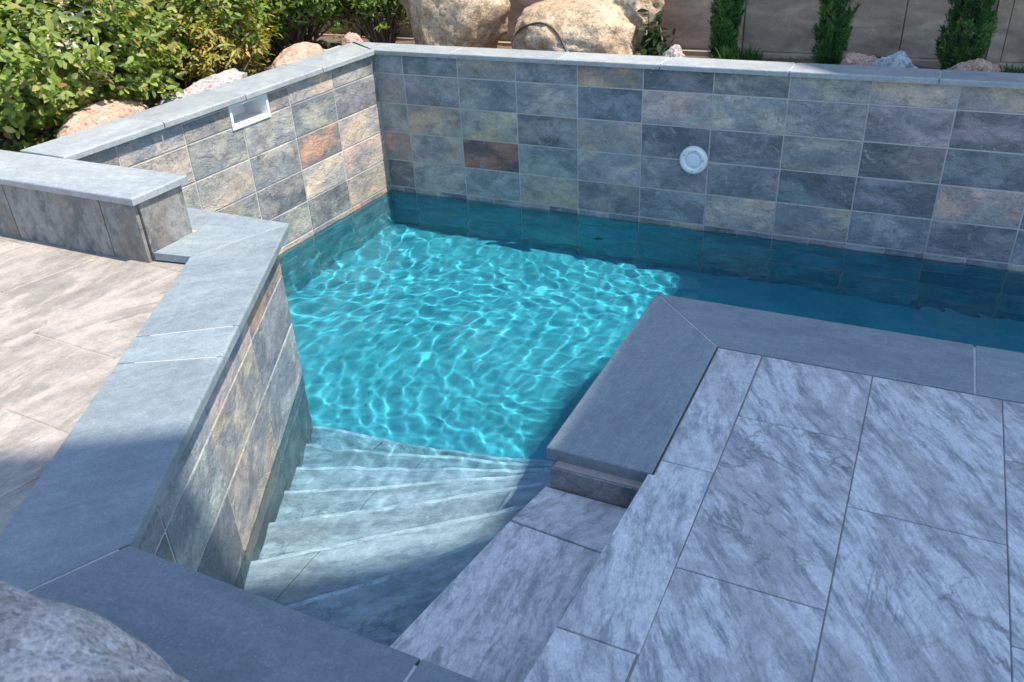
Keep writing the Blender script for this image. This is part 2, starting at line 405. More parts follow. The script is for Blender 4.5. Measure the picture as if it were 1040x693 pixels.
sl[0] = ([LP(.43, .028), LP(.032, .028), LP(-.128, -.215), LP(.43, -.2)], [0], 1.5, 1.03)
for a, b in zip(js[1:], js[2:]): sl.append(([LP(b, .028), LP(a, .028), LP(a, -.2), LP(b, -.2)], [0], 1.5, rnd.uniform(.96, 1.08)))
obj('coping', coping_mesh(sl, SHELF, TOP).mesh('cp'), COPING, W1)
mb = MB(); wallbox(mb, .0, 1.785, -.185, .012, SHELF-.003, TOP-.0016); obj('joint_mortar', mb.mesh('jm'), GROUT, W1)

# --- skimmer box set in the left wall
SK = empty('skimmer_box', (*LP(.9, 0), .64), 'white plastic skimmer box set in the sunlit left wall just under the coping', 'pool skimmer')
mb = MB()
def lbox(mb, s0, s1, d0, d1, z0, z1): wallbox(mb, s0, s1, d0, d1, z0, z1)
f = .011
lbox(mb, HO[0]-f, HO[1]+f, -.004, .006, HO[3]-.002, HO[3]+.006+.002); lbox(mb, HO[0]-f, HO[1]+f, -.004, .006, HO[2]-f, HO[2]+.002)
lbox(mb, HO[0]-f, HO[0]+.002, -.004, .006, HO[2]+.002, HO[3]-.002); lbox(mb, HO[1]-.002, HO[1]+f, -.004, .006, HO[2]+.002, HO[3]-.002)
obj('frame', mb.mesh('frame'), WHITEPL, SK)
mb = MB(); w = .004
lbox(mb, HO[0], HO[1], -.13, -.125, HO[2], HO[3]); lbox(mb, HO[0], HO[1], -.125, -.004, HO[2], HO[2]+w); lbox(mb, HO[0], HO[1], -.125, -.004, HO[3]-w, HO[3])
lbox(mb, HO[0], HO[0]+w, -.125, -.004, HO[2]+w, HO[3]-w); lbox(mb, HO[1]-w, HO[1], -.125, -.004, HO[2]+w, HO[3]-w)
obj('throat', mb.mesh('throat'), WHITEPL, SK)

# --- block (short pillar wall running left from the raised wall)
W2 = empty('block_wall', (0, -1.9, .5), 'short thick wall end with flat grey coping beside the beige patio', 'wall')
mb = MB(); mb.box(-1.6, .497, -1.985, -1.815, .3, SHELF); obj('core', mb.mesh('core'), GROUT, W2)
mb = MB(); bx = [(-1.6, -1.1), (-1.1, -.5), (-.5, -.07), (-.07, .36), (.36, .505)]
for a, b in bx: mb_off = slab(mb, [(a, -1.997), (b, -1.997), (b, -1.982), (a, -1.982)], .50, SHELF-.002, .002, .002, 1, ang=1.2, tint=(1, 1, 1))
obj('front_facing', mb.mesh('ff'), BLOCKM, W2)
mb = MB(); slab(mb, [(.497, -1.982), (.512, -1.982), (.512, -1.815), (.497, -1.815)], .50, SHELF-.002, .001, .002, 1, ang=.4); obj('end_facing', mb.mesh('ef'), BLOCKM, W2)
sl = [([(-.52, -2.008), (.525, -2.012), (.527, -1.795), (-.26, -1.795), (-.52, -1.795)], [0, 1], .1, 1.0),
      ([(-1.0, -2.005), (-.52, -2.008), (-.52, -1.795), (-1.0, -1.795)], [0], .1, 1.05), ([(-1.6, -2.005), (-1.0, -2.005), (-1.0, -1.795), (-1.6, -1.795)], [0], .1, .98)]
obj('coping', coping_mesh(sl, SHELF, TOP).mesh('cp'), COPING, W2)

# --- low wall that runs from the block down to the near end of the pool
HL = .55; Apt = Vector((.760, -1.653)); Cpt = Vector((1.432, -2.912)); dl = (Cpt-Apt).normalized(); nl = Vector((-dl.y, dl.x))
if nl.x < 0: nl = -nl
OV = .05
W3 = empty('low_wall', (1.0, -2.3, 0), 'low bent wall with wide coping between the beige patio and the underwater steps', 'wall')
fo = Apt-nl*OV+dl*.02
ein = Vector((.594, -1.877)); eout = Vector((1.192, -2.982))
# plan of the core, then coping
Dn = -2.915; Do = -3.12
core = [(.40, -1.675), tuple(fo-nl*.0025), tuple(Cpt-nl*(OV+.0025)+dl*(-.03)), (2.45, Dn-.055), (2.45, Do+.02), (1.32, Do+.02), tuple(eout+Vector((.03, 0))), tuple(ein+Vector((.03, -.0))), (.50, -1.97)]
def prism(mb, P, z0, z1, **k):
    P = [tuple(p) for p in P]
    if area(P) < 0: P = P[::-1]
    n = len(P)
    for i in range(n): j = (i+1) % n; mb.poly([(*P[i], z0), (*P[j], z0), (*P[j], z1), (*P[i], z1)], **k)
    mb.poly([(*p, z1) for p in P], **k); mb.poly([(*p, z0) for p in P][::-1], **k)
mb = MB(); prism(mb, core, -.75, HL-.035); obj('core', mb.mesh('core'), GROUT, W3)
Lw = (Cpt-Apt).length
cs = [-.005, .45, .875, 1.215, Lw+.1]
zr = [HL-.024, .385, .205, -.09, -.40, -.62]
pl = [['rust','sage','blue','dblue'], ['blue','gray','blue','dgray'], ['blue','sage','dblue','dgray'], ['blue','dblue','dgray','dblue'], ['blue']*4]  # cooler slate chosen to carry the wall's shade, bluer in the lower rows
rects = []
for j in range(5):
    for i in range(4):
        a, b = cs[i], cs[i+1]
        rects.append((a+.02, b+.0 if i < 3 else Lw-.03, zr[j+1], zr[j], pl[j][i]) if i == 0 else (a, b if i < 3 else Lw-.03, zr[j+1], zr[j], pl[j][i]))
mb = MB(); facing(mb, tuple(Apt-nl*OV), tuple(dl), tuple(nl), rects); obj('tile_facing', mb.mesh('tf'), SLATE, W3)
I = lambda s: tuple(Apt+dl*s)                              # points on the pool edge of the coping
eo = (eout-ein).normalized(); O_ = lambda s: tuple(ein+eo*s)  # points on the patio edge
sl = [([(.515, -1.905), (.594, -1.877), I(0), (.37, -1.655), (.37, -1.80), (.515, -1.80)], [2], .2, 1.1)]
sl[0] = ([(.512, -1.982), O_(.10), I(0), (.33, -1.652), (.33, -1.80), (.512, -1.80)], None, .2, 1.15)
so = [.10, .575, .70, 1.25]; si = [0, .665, .815, 1.425]
tn = [1.0, 1.18, 1.0]
so[3] = (Vector((1.348, -3.035))-ein).dot(eo)
for k_ in range(3):
    sl.append(([O_(so[k_]), O_(so[k_+1]), I(si[k_+1]) if k_ < 2 else tuple(Cpt), I(si[k_])], [2], .9, tn[k_]))
oc = (1.30, Do)
sl[-1] = ([O_(so[2]), (1.195, -2.985), (1.33, -3.12), tuple(Cpt), I(si[2])], [3], .9, .97)
sl.append(([(1.33, -3.12), (2.003, Do), (2.003, Dn), tuple(Cpt)], [2], .1, .80))  # near slabs toned darker again for the shade they lie in
sl.append(([(2.003, Do), (2.45, Do), (2.45, Dn), (2.003, Dn)], [2], .1, .8))
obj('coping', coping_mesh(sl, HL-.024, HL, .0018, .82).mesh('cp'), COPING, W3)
mb = MB(); prism(mb, inset(list(reversed([(.40, -1.665), (.755, -1.665), (1.425, -2.925), (2.44, -2.925), (2.44, -3.11), (1.34, -3.11), (.60, -1.88), (.40, -1.88)])) if area([(.40, -1.665), (.755, -1.665), (1.425, -2.925), (2.44, -2.925), (2.44, -3.11), (1.34, -3.11), (.60, -1.88), (.40, -1.88)]) < 0 else [(0, 0)], .006), HL-.024, HL-.0018); obj('joint_mortar', mb.mesh('jm'), GROUT, W3)

# ------------------------------------------------------------------ patio (left)
ZP = .52
pm = MB(); rnd.seed(11)
uu = Vector((1, -.045)); vv = Vector((.235, .972)); O0 = Vector((.857, -2.442))
line_a = tuple(ein+Vector((.045, -.02))); line_b = tuple(eout+Vector((.045, -.02)))
for i in range(-9, 4):
    off = [0., .38, .12, .47, .25][i % 5] if i not in (-1, -2, 0) else {-1: 0., -2: .43, 0: .36}[i]
    for j in range(-4, 3):
        p = O0+uu*(i*.318)+vv*((j-0)*.62+off)
        P = [tuple(p), tuple(p+uu*.318), tuple(p+uu*.318+vv*.62), tuple(p+vv*.62)]
        P = clip(P, line_b, line_a)                       # keep the patio side
        if len(P) < 3: continue
        P = clip(P, (1, -1.86), (-1, -1.86))
        if len(P) < 3 or abs(area(P)) < 2e-4: continue
        slab(pm, P, ZP-.03, ZP, .0022, .002, 1, ang=R(76)+rnd.choice([0, 0, math.pi])+rnd.uniform(-.25, .25), tint=(1, 1, 1))
tag(obj('patio', pm.mesh('patio'), PATIO), kind='structure')
mb = MB(); P = clip(clip([(-3, -4.6), (1.45, -4.6), (1.45, -1.86), (-3, -1.86)], line_b, line_a), (1, -1.86), (-1, -1.86)); 
prism(mb, P, .2, ZP-.0022); tag(obj('patio_bed', mb.mesh('pb'), PGROUT), kind='structure')

# ------------------------------------------------------------------ deck (right) on a plastered body
ZD = .17
mb = MB()
k0 = {}
prism(mb, [(1.795, -1.98), (1.795, -1.03), (6.2, -1.03), (6.2, -1.98)], -.75, ZD-.036); prism(mb, [(2.056, -1.98), (2.056, -1.291), (6.2, -1.291), (6.2, -1.98)], ZD-.0365, ZD-.0035)
prism(mb, [(2.048, -1.9801), (6.2, -1.9801), (6.2, -5), (1.92, -5)], -.75, ZD-.0035)
tag(obj('deck_bed', mb.mesh('db'), DGROUT), kind='structure')
mb = MB(); rnd.seed(4)
strip_x = (2.058, 2.19)
def q(x0, x1, y0, y1): return [(x0, y0), (x1, y0), (x1, y1), (x0, y1)]
mbs = MB()
for y1, y0 in ((-1.292, -1.894), (-1.894, -2.49), (-2.49, -3.1), (-3.1, -3.7), (-3.7, -4.3)):
    xl0 = 2.058 if y1 > -1.9 else 2.042-.043*(-1.953-y1); xl1 = 2.042-.043*(-1.953-y0) if y0 < -1.9 else 2.058
    P = [(xl1 if y0 < -1.9 else 2.058, y0), (strip_x[1]+.004, y0), (strip_x[1], y1), (xl0, y1)]
    if y1 == -1.894: P = [(2.019, -2.49), (2.196, -2.49), (2.192, -1.894), (2.058, -1.894), (2.058, -1.957), (2.042, -1.957)]
    slab(mbs, P, ZD-.03, ZD, .0016, .0014, 1, ang=R(-70)+rnd.uniform(-.2, .2))
colsd = [(2.193, 2.505, [-1.292, -1.63, -2.238, -2.85, -3.46, -4.1]), (2.505, 2.836, [-1.292, -1.897, -2.50, -3.1, -3.7]), (2.836, 3.16, [-1.292, -1.575, -2.189, -2.8, -3.4, -4.]),
         (3.16, 3.48, [-1.292, -1.9, -2.5, -3.1, -3.7]), (3.48, 3.8, [-1.292, -1.6, -2.2, -2.8, -3.4]), (3.8, 4.12, [-1.292, -1.9, -2.5, -3.1]), (4.12, 4.44, [-1.292, -1.6, -2.2, -2.8, -3.4])]
for x0, x1, ys in colsd:
    for a, b in zip(ys, ys[1:]):
        slab(mb, q(x0, x1, b, a), ZD-.03, ZD, .0016, .0014, 1, ang=R(-57)+rnd.uniform(-.12, .12))
nf = len(mb.f)
for P_, c_, c2_, t_, s_ in [(mbs.v, mbs.c, mbs.c2, mbs.t, mbs.sm)]:
    b0 = len(mb.v); mb.v += P_; mb.f += [[i+b0 for i in f_] for f_ in mbs.f]; mb.c += c_; mb.c2 += c2_; mb.t += t_; mb.sm += s_; mb.mi += [1]*len(mbs.f)
tag(obj('deck', mb.mesh('deck'), [DECK, STRIP]), kind='structure')

PL = empty('pool_ledge_wall', (2.1, -1.15, 0), 'L-shaped pool edge wall in shade carrying shade-toned bluestone coping round the marble deck', 'wall')
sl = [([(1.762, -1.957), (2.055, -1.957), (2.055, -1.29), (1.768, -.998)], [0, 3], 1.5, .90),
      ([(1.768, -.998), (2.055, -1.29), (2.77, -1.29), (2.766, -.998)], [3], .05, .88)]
xs = [2.77, 3.4, 4.0, 4.6, 5.2, 5.8]
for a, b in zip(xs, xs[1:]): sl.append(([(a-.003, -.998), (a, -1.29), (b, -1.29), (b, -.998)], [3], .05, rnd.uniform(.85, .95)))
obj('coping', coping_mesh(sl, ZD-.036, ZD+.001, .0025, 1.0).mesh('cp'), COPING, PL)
mb = MB(); mb.box(1.785, 2.05, -1.94, -1.3, ZD-.03, ZD-.001); mb.box(1.785, 5.8, -1.285, -1.015, ZD-.03, ZD-.0012); obj('joint_mortar', mb.mesh('jm'), GROUT, PL)
mb = MB(); facing(mb, (1.785, -1.985), (1, 0), (0, -1), [(0, .245, -.3, ZD-.036, 'dblue')]); 
facing(mb, (1.785, -1.985), (0, 1), (-1, 0), [(.305*i, .305*i+.305 if i < 3 else .965, -.18-.15*j, ZD-.036-.17*j if j == 0 else -.18-.15*(j-1), 'dblue') for i in range(4) for j in range(2)])
facing(mb, (1.785, -1.02), (1, 0), (0, 1), [(.305*i, .305*i+.305, -.2, ZD-.036, rnd.choice(['dblue', 'blue'])) for i in range(14)])
obj('tile_facing', mb.mesh('tf'), SLATE, PL)

# --- dry landing step beside the deck
ST = empty('landing_step', (1.85, -2.4, 0), 'dry pale marble step a little below the deck edge, leading to the underwater steps', 'step')
ZS = .067
mb = MB(); prism(mb, [(1.775, -1.986), (2.052, -1.986), (2.035, -2.97), (1.63, -2.97)], -.7, ZS-.03); obj('core', mb.mesh('c'), DGROUT, ST)
mb = MB()
slab(mb, [(1.742, -2.143), (2.05, -2.165), (2.05, -1.986), (1.772, -1.986)][::1], ZS-.03, ZS, .0022, .004, 2, ang=R(60))
slab(mb, [(1.618, -2.96), (2.04, -2.96), (2.05, -2.165), (1.742, -2.143)], ZS-.03, ZS, .0022, .004, 2, ang=R(95))
obj('tread', mb.mesh('t'), STRIP, ST)

# ------------------------------------------------------------------ underwater steps
US = empty('pool_steps', (1.3, -2.2, -.3), 'fan of seven pale stone steps going down into the clear water', 'steps')
zs = [-.018, -.10, -.17, -.235, -.30, -.36, -.42]
nose = [[(1.30, -2.59), (1.49, -2.395), (1.67, -2.165), (1.80, -2.0)], [(.95, -2.56), (1.165, -2.396), (1.363, -2.223), (1.69, -1.955), (1.80, -1.875)], [(.85, -2.40), (1.017, -2.269), (1.27, -2.097), (1.451, -1.968), (1.71, -1.77), (1.80, -1.70)],
        [(.70, -2.22), (.936, -2.107), (1.183, -1.977), (1.309, -1.904), (1.51, -1.792), (1.80, -1.605)], [(.55, -2.07), (.734, -2.01), (.964, -1.919), (1.13, -1.852), (1.40, -1.745), (1.80, -1.575)],
        [(.55, -1.885), (.697, -1.845), (.857, -1.806), (1.03, -1.757), (1.30, -1.68), (1.80, -1.53)], [(.5, -1.70), (.70, -1.69), (.953, -1.66), (1.2, -1.63), (1.80, -1.48)]]
wl_a = Apt-nl*(OV+.002); wl_b = Cpt-nl*(OV+.002)
rnd.seed(8)
for k_, (z, L_) in enumerate(zip(zs, nose)):
    z0 = (zs[k_+1]-.012) if k_ < 6 else -.52
    sp = [.62, .86, .9, .88, .93, .9, .9][k_]; xr = 1.60
    def part(xa, xb):
        P = [p for p in L_]+[(1.80, -2.965), (1.0, -2.965), (.5, -2.5)]
        P = [tuple(p) for p in P][::-1]
        if area(P) < 0: P = P[::-1]
        P = clip(P, tuple(wl_a), tuple(wl_b)) if (Vector((1.5, -2.2))-wl_a).cross(dl) < 0 else clip(P, tuple(wl_b), tuple(wl_a))
        P = clip(P, (xb, -3), (xb, 0)); P = clip(P, (xa, 0), (xa, -3)) if xa is not None else P
        return P
    mb = MB(); a = math.atan2(L_[-1][1]-L_[0][1], L_[-1][0]-L_[0][0])
    spl = {0: [1.0, 2.], 1: [.5, 1.26, 2.], 2: [.5, 1.60, 2.], 3: [.5, 1.2, 2.], 4: [.5, 1.58, 2.], 5: [.5, 1.2, 2.], 6: [.5, 1.0, 2.]}[k_]
    for xa, xb in zip(spl, spl[1:]):
        P = part(xa, xb)
        if len(P) >= 3 and abs(area(P)) > 1e-3: tt = [(1.10, 1.04, 1.06), (1.06, .99, 1.02), (.98, .94, .99), (.86, .89, .96), (.70, .82, .91), (.52, .73, .83), (.38, .64, .75)][k_]; slab(mb, P, z0, z, .0006, .003, 2, ang=a+rnd.uniform(-.25, .25), tint=tt)  # tint bluer and darker with depth, standing in for light lost in water
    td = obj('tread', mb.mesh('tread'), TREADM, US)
    mb = MB(); Pn = [Vector(p) for p in L_]
    lo_ = []; hi_ = []
    for q_i, p_ in enumerate(Pn):
        d_ = (Pn[min(q_i+1, len(Pn)-1)]-Pn[max(q_i-1, 0)]).normalized(); nn_ = Vector((-d_.y, d_.x))
        hi_.append(tuple(p_+nn_*.006)); lo_.append(tuple(p_-nn_*.009))
    Pp = lo_+hi_[::-1]
    Pp = clip(Pp, tuple(wl_a), tuple(wl_b)) if (Vector((1.5, -2.2))-wl_a).cross(dl) < 0 else clip(Pp, tuple(wl_b), tuple(wl_a))
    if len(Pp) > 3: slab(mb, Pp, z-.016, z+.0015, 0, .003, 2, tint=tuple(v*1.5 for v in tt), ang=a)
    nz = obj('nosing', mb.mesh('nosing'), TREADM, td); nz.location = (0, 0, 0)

# ------------------------------------------------------------------ pool floor and water
ZF = -.49
mb = MB(); mb.box(-.3, 6.3, -3.0, .1, -.75, ZF); tag(obj('pool_floor', mb.mesh('pf'), PLASTER), kind='structure')
mb = MB()   # plaster band under the tile on the walls
mb.box(1.781, 1.797, -1.99, -1.02, ZF-.05, -.06); mb.box(1.79, 6.2, -1.031, -1.016, ZF-.05, -.06)
tag(obj('pool_lining', mb.mesh('pl'), PLASTER), kind='structure')

def make_water():
    rs = np.random.RandomState(3)
    x0, x1, y0, y1 = -.12, 6.1, -2.97, .03
    d = .0085; nx = int((x1-x0)/d); ny = int((y1-y0)/d)
    X, Y = np.meshgrid(np.linspace(x0, x1, nx+1), np.linspace(y0, y1, ny+1), indexing='ij')
    Z = np.zeros_like(X)
    # slow swell + ripples of many directions
    wx = X+.05*np.sin(5.1*Y+1.3)+.04*np.sin(3.3*X+2.2*Y); wy = Y+.05*np.sin(4.3*X+.7)+.04*np.sin(6.1*Y-2.9*X)
    for lam, amp, cnt in ((.50, .0012, 5), (.26, .0009, 7), (.15, .00078, 12), (.095, .00038, 14), (.06, .00020, 14), (.034, .00007, 10)):
        for _ in range(cnt):
            a = rs.uniform(0, 2*math.pi); k = 2*math.pi/(lam*rs.uniform(.8, 1.25)); ph = rs.uniform(0, 6.28)
            Z += (1+.35*np.sin(2.3*X*math.cos(cnt)+1.9*Y*math.sin(cnt)+cnt+lam*9))*amp/math.sqrt(cnt)*np.sin(k*(np.cos(a)*wx+np.sin(a)*wy)+ph)
    keep = np.ones((nx, ny), bool)
    cx = (X[:-1, :-1]+X[1:, 1:])/2; cy = (Y[:-1, :-1]+Y[1:, 1:])/2
    # outside the pool: patio side of the low wall, under the deck
    sdl = (cx-Apt.x)*nl.x+(cy-Apt.y)*nl.y
    keep &= ~((sdl < -.13) & (cy < -1.72)); keep &= ~((cx > 1.90) & (cy < -1.12)); keep &= ~((cx < .42) & (cy < -1.80))
    idx = -np.ones(X.shape, int)
    used = np.zeros(X.shape, bool)
    for a in (0, 1):
        for b in (0, 1): used[a:nx+a, b:ny+b] |= keep
    idx[used] = np.arange(used.sum()); nv = used.sum()
    top = np.stack([X[used], Y[used], Z[used]], 1); bot = top.copy(); bot[:, 2] = -.66
    V = np.concatenate([top, bot])
    i, j = np.nonzero(keep)
    q_ = np.stack([idx[i, j], idx[i+1, j], idx[i+1, j+1], idx[i, j+1]], 1)
    F = [q_, q_[:, ::-1]+nv]
    K = np.zeros((nx+2, ny+2), bool); K[1:-1, 1:-1] = keep
    def side(mask, a, b):
        ii, jj = np.nonzero(mask); pa = idx[ii+a[0], jj+a[1]]; pb = idx[ii+b[0], jj+b[1]]
        F.append(np.stack([pb, pa, pa+nv, pb+nv], 1))
    side(keep & ~K[0:-2, 1:-1], (0, 1), (0, 0)); side(keep & ~K[2:, 1:-1], (1, 0), (1, 1))
    side(keep & ~K[1:-1, 0:-2], (0, 0), (1, 0)); side(keep & ~K[1:-1, 2:], (1, 1), (0, 1))
    F = np.concatenate(F)
    me = bpy.data.meshes.new('water'); me.vertices.add(len(V)); me.vertices.foreach_set('co', V.astype('f').ravel())
    me.loops.add(F.size); me.loops.foreach_set('vertex_index', F.ravel().astype('i'))
    me.polygons.add(len(F)); me.polygons.foreach_set('loop_start', (np.arange(len(F))*4).astype('i'))
    me.update(calc_edges=True)
    sm = np.zeros(len(F), bool); sm[:len(q_)] = True
    me.polygons.foreach_set('use_smooth', sm); me.validate(); return me, nv, len(q_)
wm, nv, ntop = make_water()
# keep the smooth surface's normals free of the sides: split the rim
bmm = bmesh.new(); bmm.from_mesh(wm)
for e in bmm.edges:
    if len(e.link_faces) == 2 and e.link_faces[0].smooth != e.link_faces[1].smooth: e.smooth = False
bmm.to_mesh(wm); bmm.free()
water = obj('water', wm, WATER); tag(water, kind='structure')
water.cycles.is_caustics_caster = True

# ------------------------------------------------------------------ wall fitting (round light)
def lathe(mb, prof, c, axis_y=-1, n=48, **k):
    for (r0, d0), (r1, d1) in zip(prof, prof[1:]):
        for i in range(n):
            a0, a1 = 2*math.pi*i/n, 2*math.pi*(i+1)/n
            p = lambda r, d, a: (c[0]+r*math.cos(a), c[1]+axis_y*d, c[2]+r*math.sin(a))
            pts = [p(r0, d0, a0), p(r0, d0, a1), p(r1, d1, a1), p(r1, d1, a0)]
            if r1 < 1e-6: pts = pts[:3]
            mb.poly(pts, smooth=True, **k)
cc = (1.625, 0, .325)
FT = empty('pool_light', cc, 'round white pool light on the shaded back slate wall', 'pool light')
mb = MB(); lathe(mb, [(.060, -.004), (.0625, .004), (.062, .012), (.058, .019), (.050, .023), (.042, .022), (.036, .016), (.034, .012)], cc)
o = obj('rim', mb.mesh('rim'), WHITEPL, FT)
mb = MB(); lathe(mb, [(.034, .012), (.031, .016), (.024, .0185), (.012, .0195), (0.00001, .0198)], cc); lens = obj('lens', mb.mesh('lens'), LENSPL, FT)
for a in (0.1, 1.35, 2.6, 4.7, 5.6):
    mb = MB(); lathe(mb, [(.0032, 0), (.0032, .0025), (.000001, .003)], (cc[0]+.046*math.cos(a), -.0215, cc[2]+.046*math.sin(a)), n=12); obj('screw', mb.mesh('screw'), STEEL, FT)
mb = MB(); lathe(mb, [(.0028, 0), (.0028, .003), (.000001, .0035)], (cc[0]+.004, -.0195, cc[2]-.026), n=12); obj('screw', mb.mesh('screw'), STEEL, lens)
lens.location = -Vector(cc)
for ch in lens.children: ch.location = Vector((0, 0, 0))

# ------------------------------------------------------------------ planter ground, fence
mb = MB(); nxs = 46
def gz(x, y): return .585+.03*noise.noise(Vector((x*2, y*2, 0)))+.012*noise.noise(Vector((x*9, y*9, 3)))
G = []
mbg = MB()
def sheet(mb, x0, x1, y0, y1, n, m, fz):
    for i in range(n):
        for j in range(m):
            xa, xb = x0+(x1-x0)*i/n, x0+(x1-x0)*(i+1)/n; ya, yb = y0+(y1-y0)*j/m, y0+(y1-y0)*(j+1)/m
            mb.poly([(xa, ya, fz(xa, ya)), (xb, ya, fz(xb, ya)), (xb, yb, fz(xb, yb)), (xa, yb, fz(xa, yb))], smooth=True)
sheet(mbg, -.22, 6.2, .10, 1.1, 120, 24, gz); sheet(mbg, -5, -.22, -1.83, 1.1, 100, 60, gz)
me = mbg.mesh('soil'); bm_ = bmesh.new(); bm_.from_mesh(me); bmesh.ops.remove_doubles(bm_, verts=bm_.verts, dist=1e-5); bm_.to_mesh(me); bm_.free()
tag(obj('ground', me, SOIL), kind='structure')
mb = MB(); mb.box(-60, 60, -60, 60, -1.4, -.8); tag(obj('terrain', mb.mesh('t'), SOIL), kind='structure')

FN = empty('garden_fence', (1.5, 1.0, .5), 'brown weathered masonry fence with thin posts behind the boulders and cypresses', 'fence')
mb = MB(); mb.box(-6, 6.3, .90, 1.06, .3, .597); obj('footing', mb.mesh('f'), FENCE, FN)
posts = [-5.4, -4.3, -3.2, -2.1, -1.0, .12, 1.57, 2.74, 3.9, 5.1]
for xa, xb in zip(posts, posts[1:]):
    mb = MB(); 
    nsub = 3
    for i in range(nsub):
        a = xa+.03+(xb-xa-.06)*i/nsub; b = xa+.03+(xb-xa-.06)*(i+1)/nsub
        mb.box(a+.0025, b-.0025, .955, 1.03, .60, 2.3)
    obj('panel', mb.mesh('panel'), FENCE, FN)
for x in posts:
    mb = MB(); slab(mb, [(x-.028, .930), (x+.028, .930), (x+.028, 1.05), (x-.028, 1.05)], .598, 2.34, 0, .006, 2); obj('post', mb.mesh('post'), FENCE, FN)
mb = MB(); mb.box(-6, 6.3, .975, 1.0, .60, 2.28); obj('backing', mb.mesh('bk'), DGROUT, FN)

# ------------------------------------------------------------------ rocks
def rock(name, c, r, mat, label, cat='boulder', seed=0, rotz=0., sub=5, rough=.22, facets=.0, group=None, tilt=0.):
    bm = bmesh.new(); bmesh.ops.create_icosphere(bm, subdivisions=sub, radius=1)
    o3 = Vector((seed*7.3, seed*3.1, seed*1.7)); rs = random.Random(seed)
    planes = []
    for _ in range(int(facets)):
        d = Vector((rs.gauss(0, 1), rs.gauss(0, 1), rs.gauss(0, .8))).normalized(); planes.append((d, rs.uniform(.72, .93)))
    for v in bm.verts:
        p = v.co.copy()
        for d, h in planes:
            t = p.dot(d)
            if t > h: p -= d*(t-h)*.88
        n1 = noise.noise(p*1.3+o3)*rough*1.6; n2 = noise.noise(p*3.1+o3)*rough*.7; n3 = noise.noise(p*7.5+o3)*rough*.30
        n4 = abs(noise.noise(p*4.3+o3*2))*-rough*.5; n5 = noise.noise(p*19+o3)*rough*.12+noise.noise(p*42+o3)*rough*.06
        p *= 1+n1+n2+n3+n4+n5
        v.co = Vector((p.x*r[0], p.y*r[1], p.z*r[2]))
    for f_ in bm.faces: f_.smooth = True
    M = Matrix.Rotation(rotz, 4, 'Z') @ Matrix.Rotation(tilt, 4, 'Y'); bmesh.ops.transform(bm, matrix=M, verts=bm.verts)
    me = bpy.data.meshes.new(name); bm.to_mesh(me); bm.free()
    o = bpy.data.objects.new(name, me); C.objects.link(o); me.materials.append(mat); o.location = c
    return tag(o, label, cat, group)
rock('boulder', (.155, .56, .80), (.30, .25, .36), BOULDER, 'tall tan boulder with a cracked face, between the shrubs and the wide boulder', seed=2, facets=7, rough=.13)
bB = rock('boulder', (.86, .57, .70), (.36, .27, .205), BOULDER, 'wide rounded tan boulder with a dark drip tube looped over it', seed=5, facets=5, rough=.12)
rock('boulder', (1.08, .74, .86), (.16, .14, .19), BOULDER, 'tan boulder leaning behind the wide one with the tube, against the fence', seed=9, facets=5, rough=.14)
rock('boulder', (1.47, -3.42, .53), (.55, .21, .405), GRANITE, 'large grey speckled granite boulder nearest the camera, beside the low wall', seed=12, rough=.07, sub=6, rotz=.44)
rock('rock', (1.41, .37, .665), (.055, .05, .062), GREYROCK, 'small grey rock between the leafy sprig and the first cypress', 'rock', 21, rough=.15)
rock('rock', (2.215, .35, .665), (.075, .07, .075), PINKROCK, 'reddish speckled rock beside the blue grey rock near the middle cypress', 'rock', 22, rough=.2, facets=5)
rock('rock', (2.345, .34, .662), (.095, .07, .070), BLUEROCK, 'lumpy blue grey rock right of the middle cypress', 'rock', 23, rough=.26)
rock('rock', (2.655, .33, .650), (.125, .08, .078), PINKROCK, 'low reddish granite rock at the foot of the widest cypress', 'rock', 24, rough=.15, facets=4)
rock('rock', (-.36, -1.34, .665), (.11, .22, .11), PINKROCK, 'smooth pinkish rock under the big shrub, nearest the block wall', 'rock', 31, rotz=.1, rough=.08)
rock('rock', (-.31, -.87, .645), (.10, .28, .115), GREYROCK, 'long pale rough rock behind the skimmer wall below the yellow bush', 'rock', 32, rough=.2, facets=4)
rock('rock', (-.33, -.15, .665), (.11, .20, .10), PINKROCK, 'rounded pinkish rock behind the far half of the left wall', 'rock', 33, rough=.09)
rock('rock', (-.26, .19, .655), (.07, .06, .10), PINKROCK, 'small pink rock tucked behind the pool wall corner', 'rock', 34, rough=.12)

# ------------------------------------------------------------------ drip tube on the boulder
def tube(name, pts, r, mat, parent=None, n=10, sub=8):
    P = [Vector(p) for p in pts]; Q = []
    for i in range(len(P)-1):
        p0, p1, p2, p3 = P[max(i-1, 0)], P[i], P[i+1], P[min(i+2, len(P)-1)]
        for k in range(sub):
            t = k/sub; Q.append(.5*((2*p1)+(-p0+p2)*t+(2*p0-5*p1+4*p2-p3)*t*t+(-p0+3*p1-3*p2+p3)*t**3))
    Q.append(P[-1]); mb = MB(); rings = []
    for i, p in enumerate(Q):
        d = (Q[min(i+1, len(Q)-1)]-Q[max(i-1, 0)]).normalized(); a = d.cross(Vector((.3, .2, 1))).normalized(); b = d.cross(a)
        rings.append([tuple(p+(a*math.cos(2*math.pi*k/n)+b*math.sin(2*math.pi*k/n))*r) for k in range(n)])
    for A, B in zip(rings, rings[1:]):
        for k in range(n): j = (k+1) % n; mb.poly([A[k], A[j], B[j], B[k]], smooth=True)
    mb.poly(rings[0][::-1]); mb.poly(rings[-1])
    return obj(name, mb.mesh(name), mat, parent)
bpy.context.view_layer.update()
dg = bpy.context.evaluated_depsgraph_get(); tree = BVHTree.FromObject(bB, dg)
camP = Vector((2.505, -3.562, 1.521))
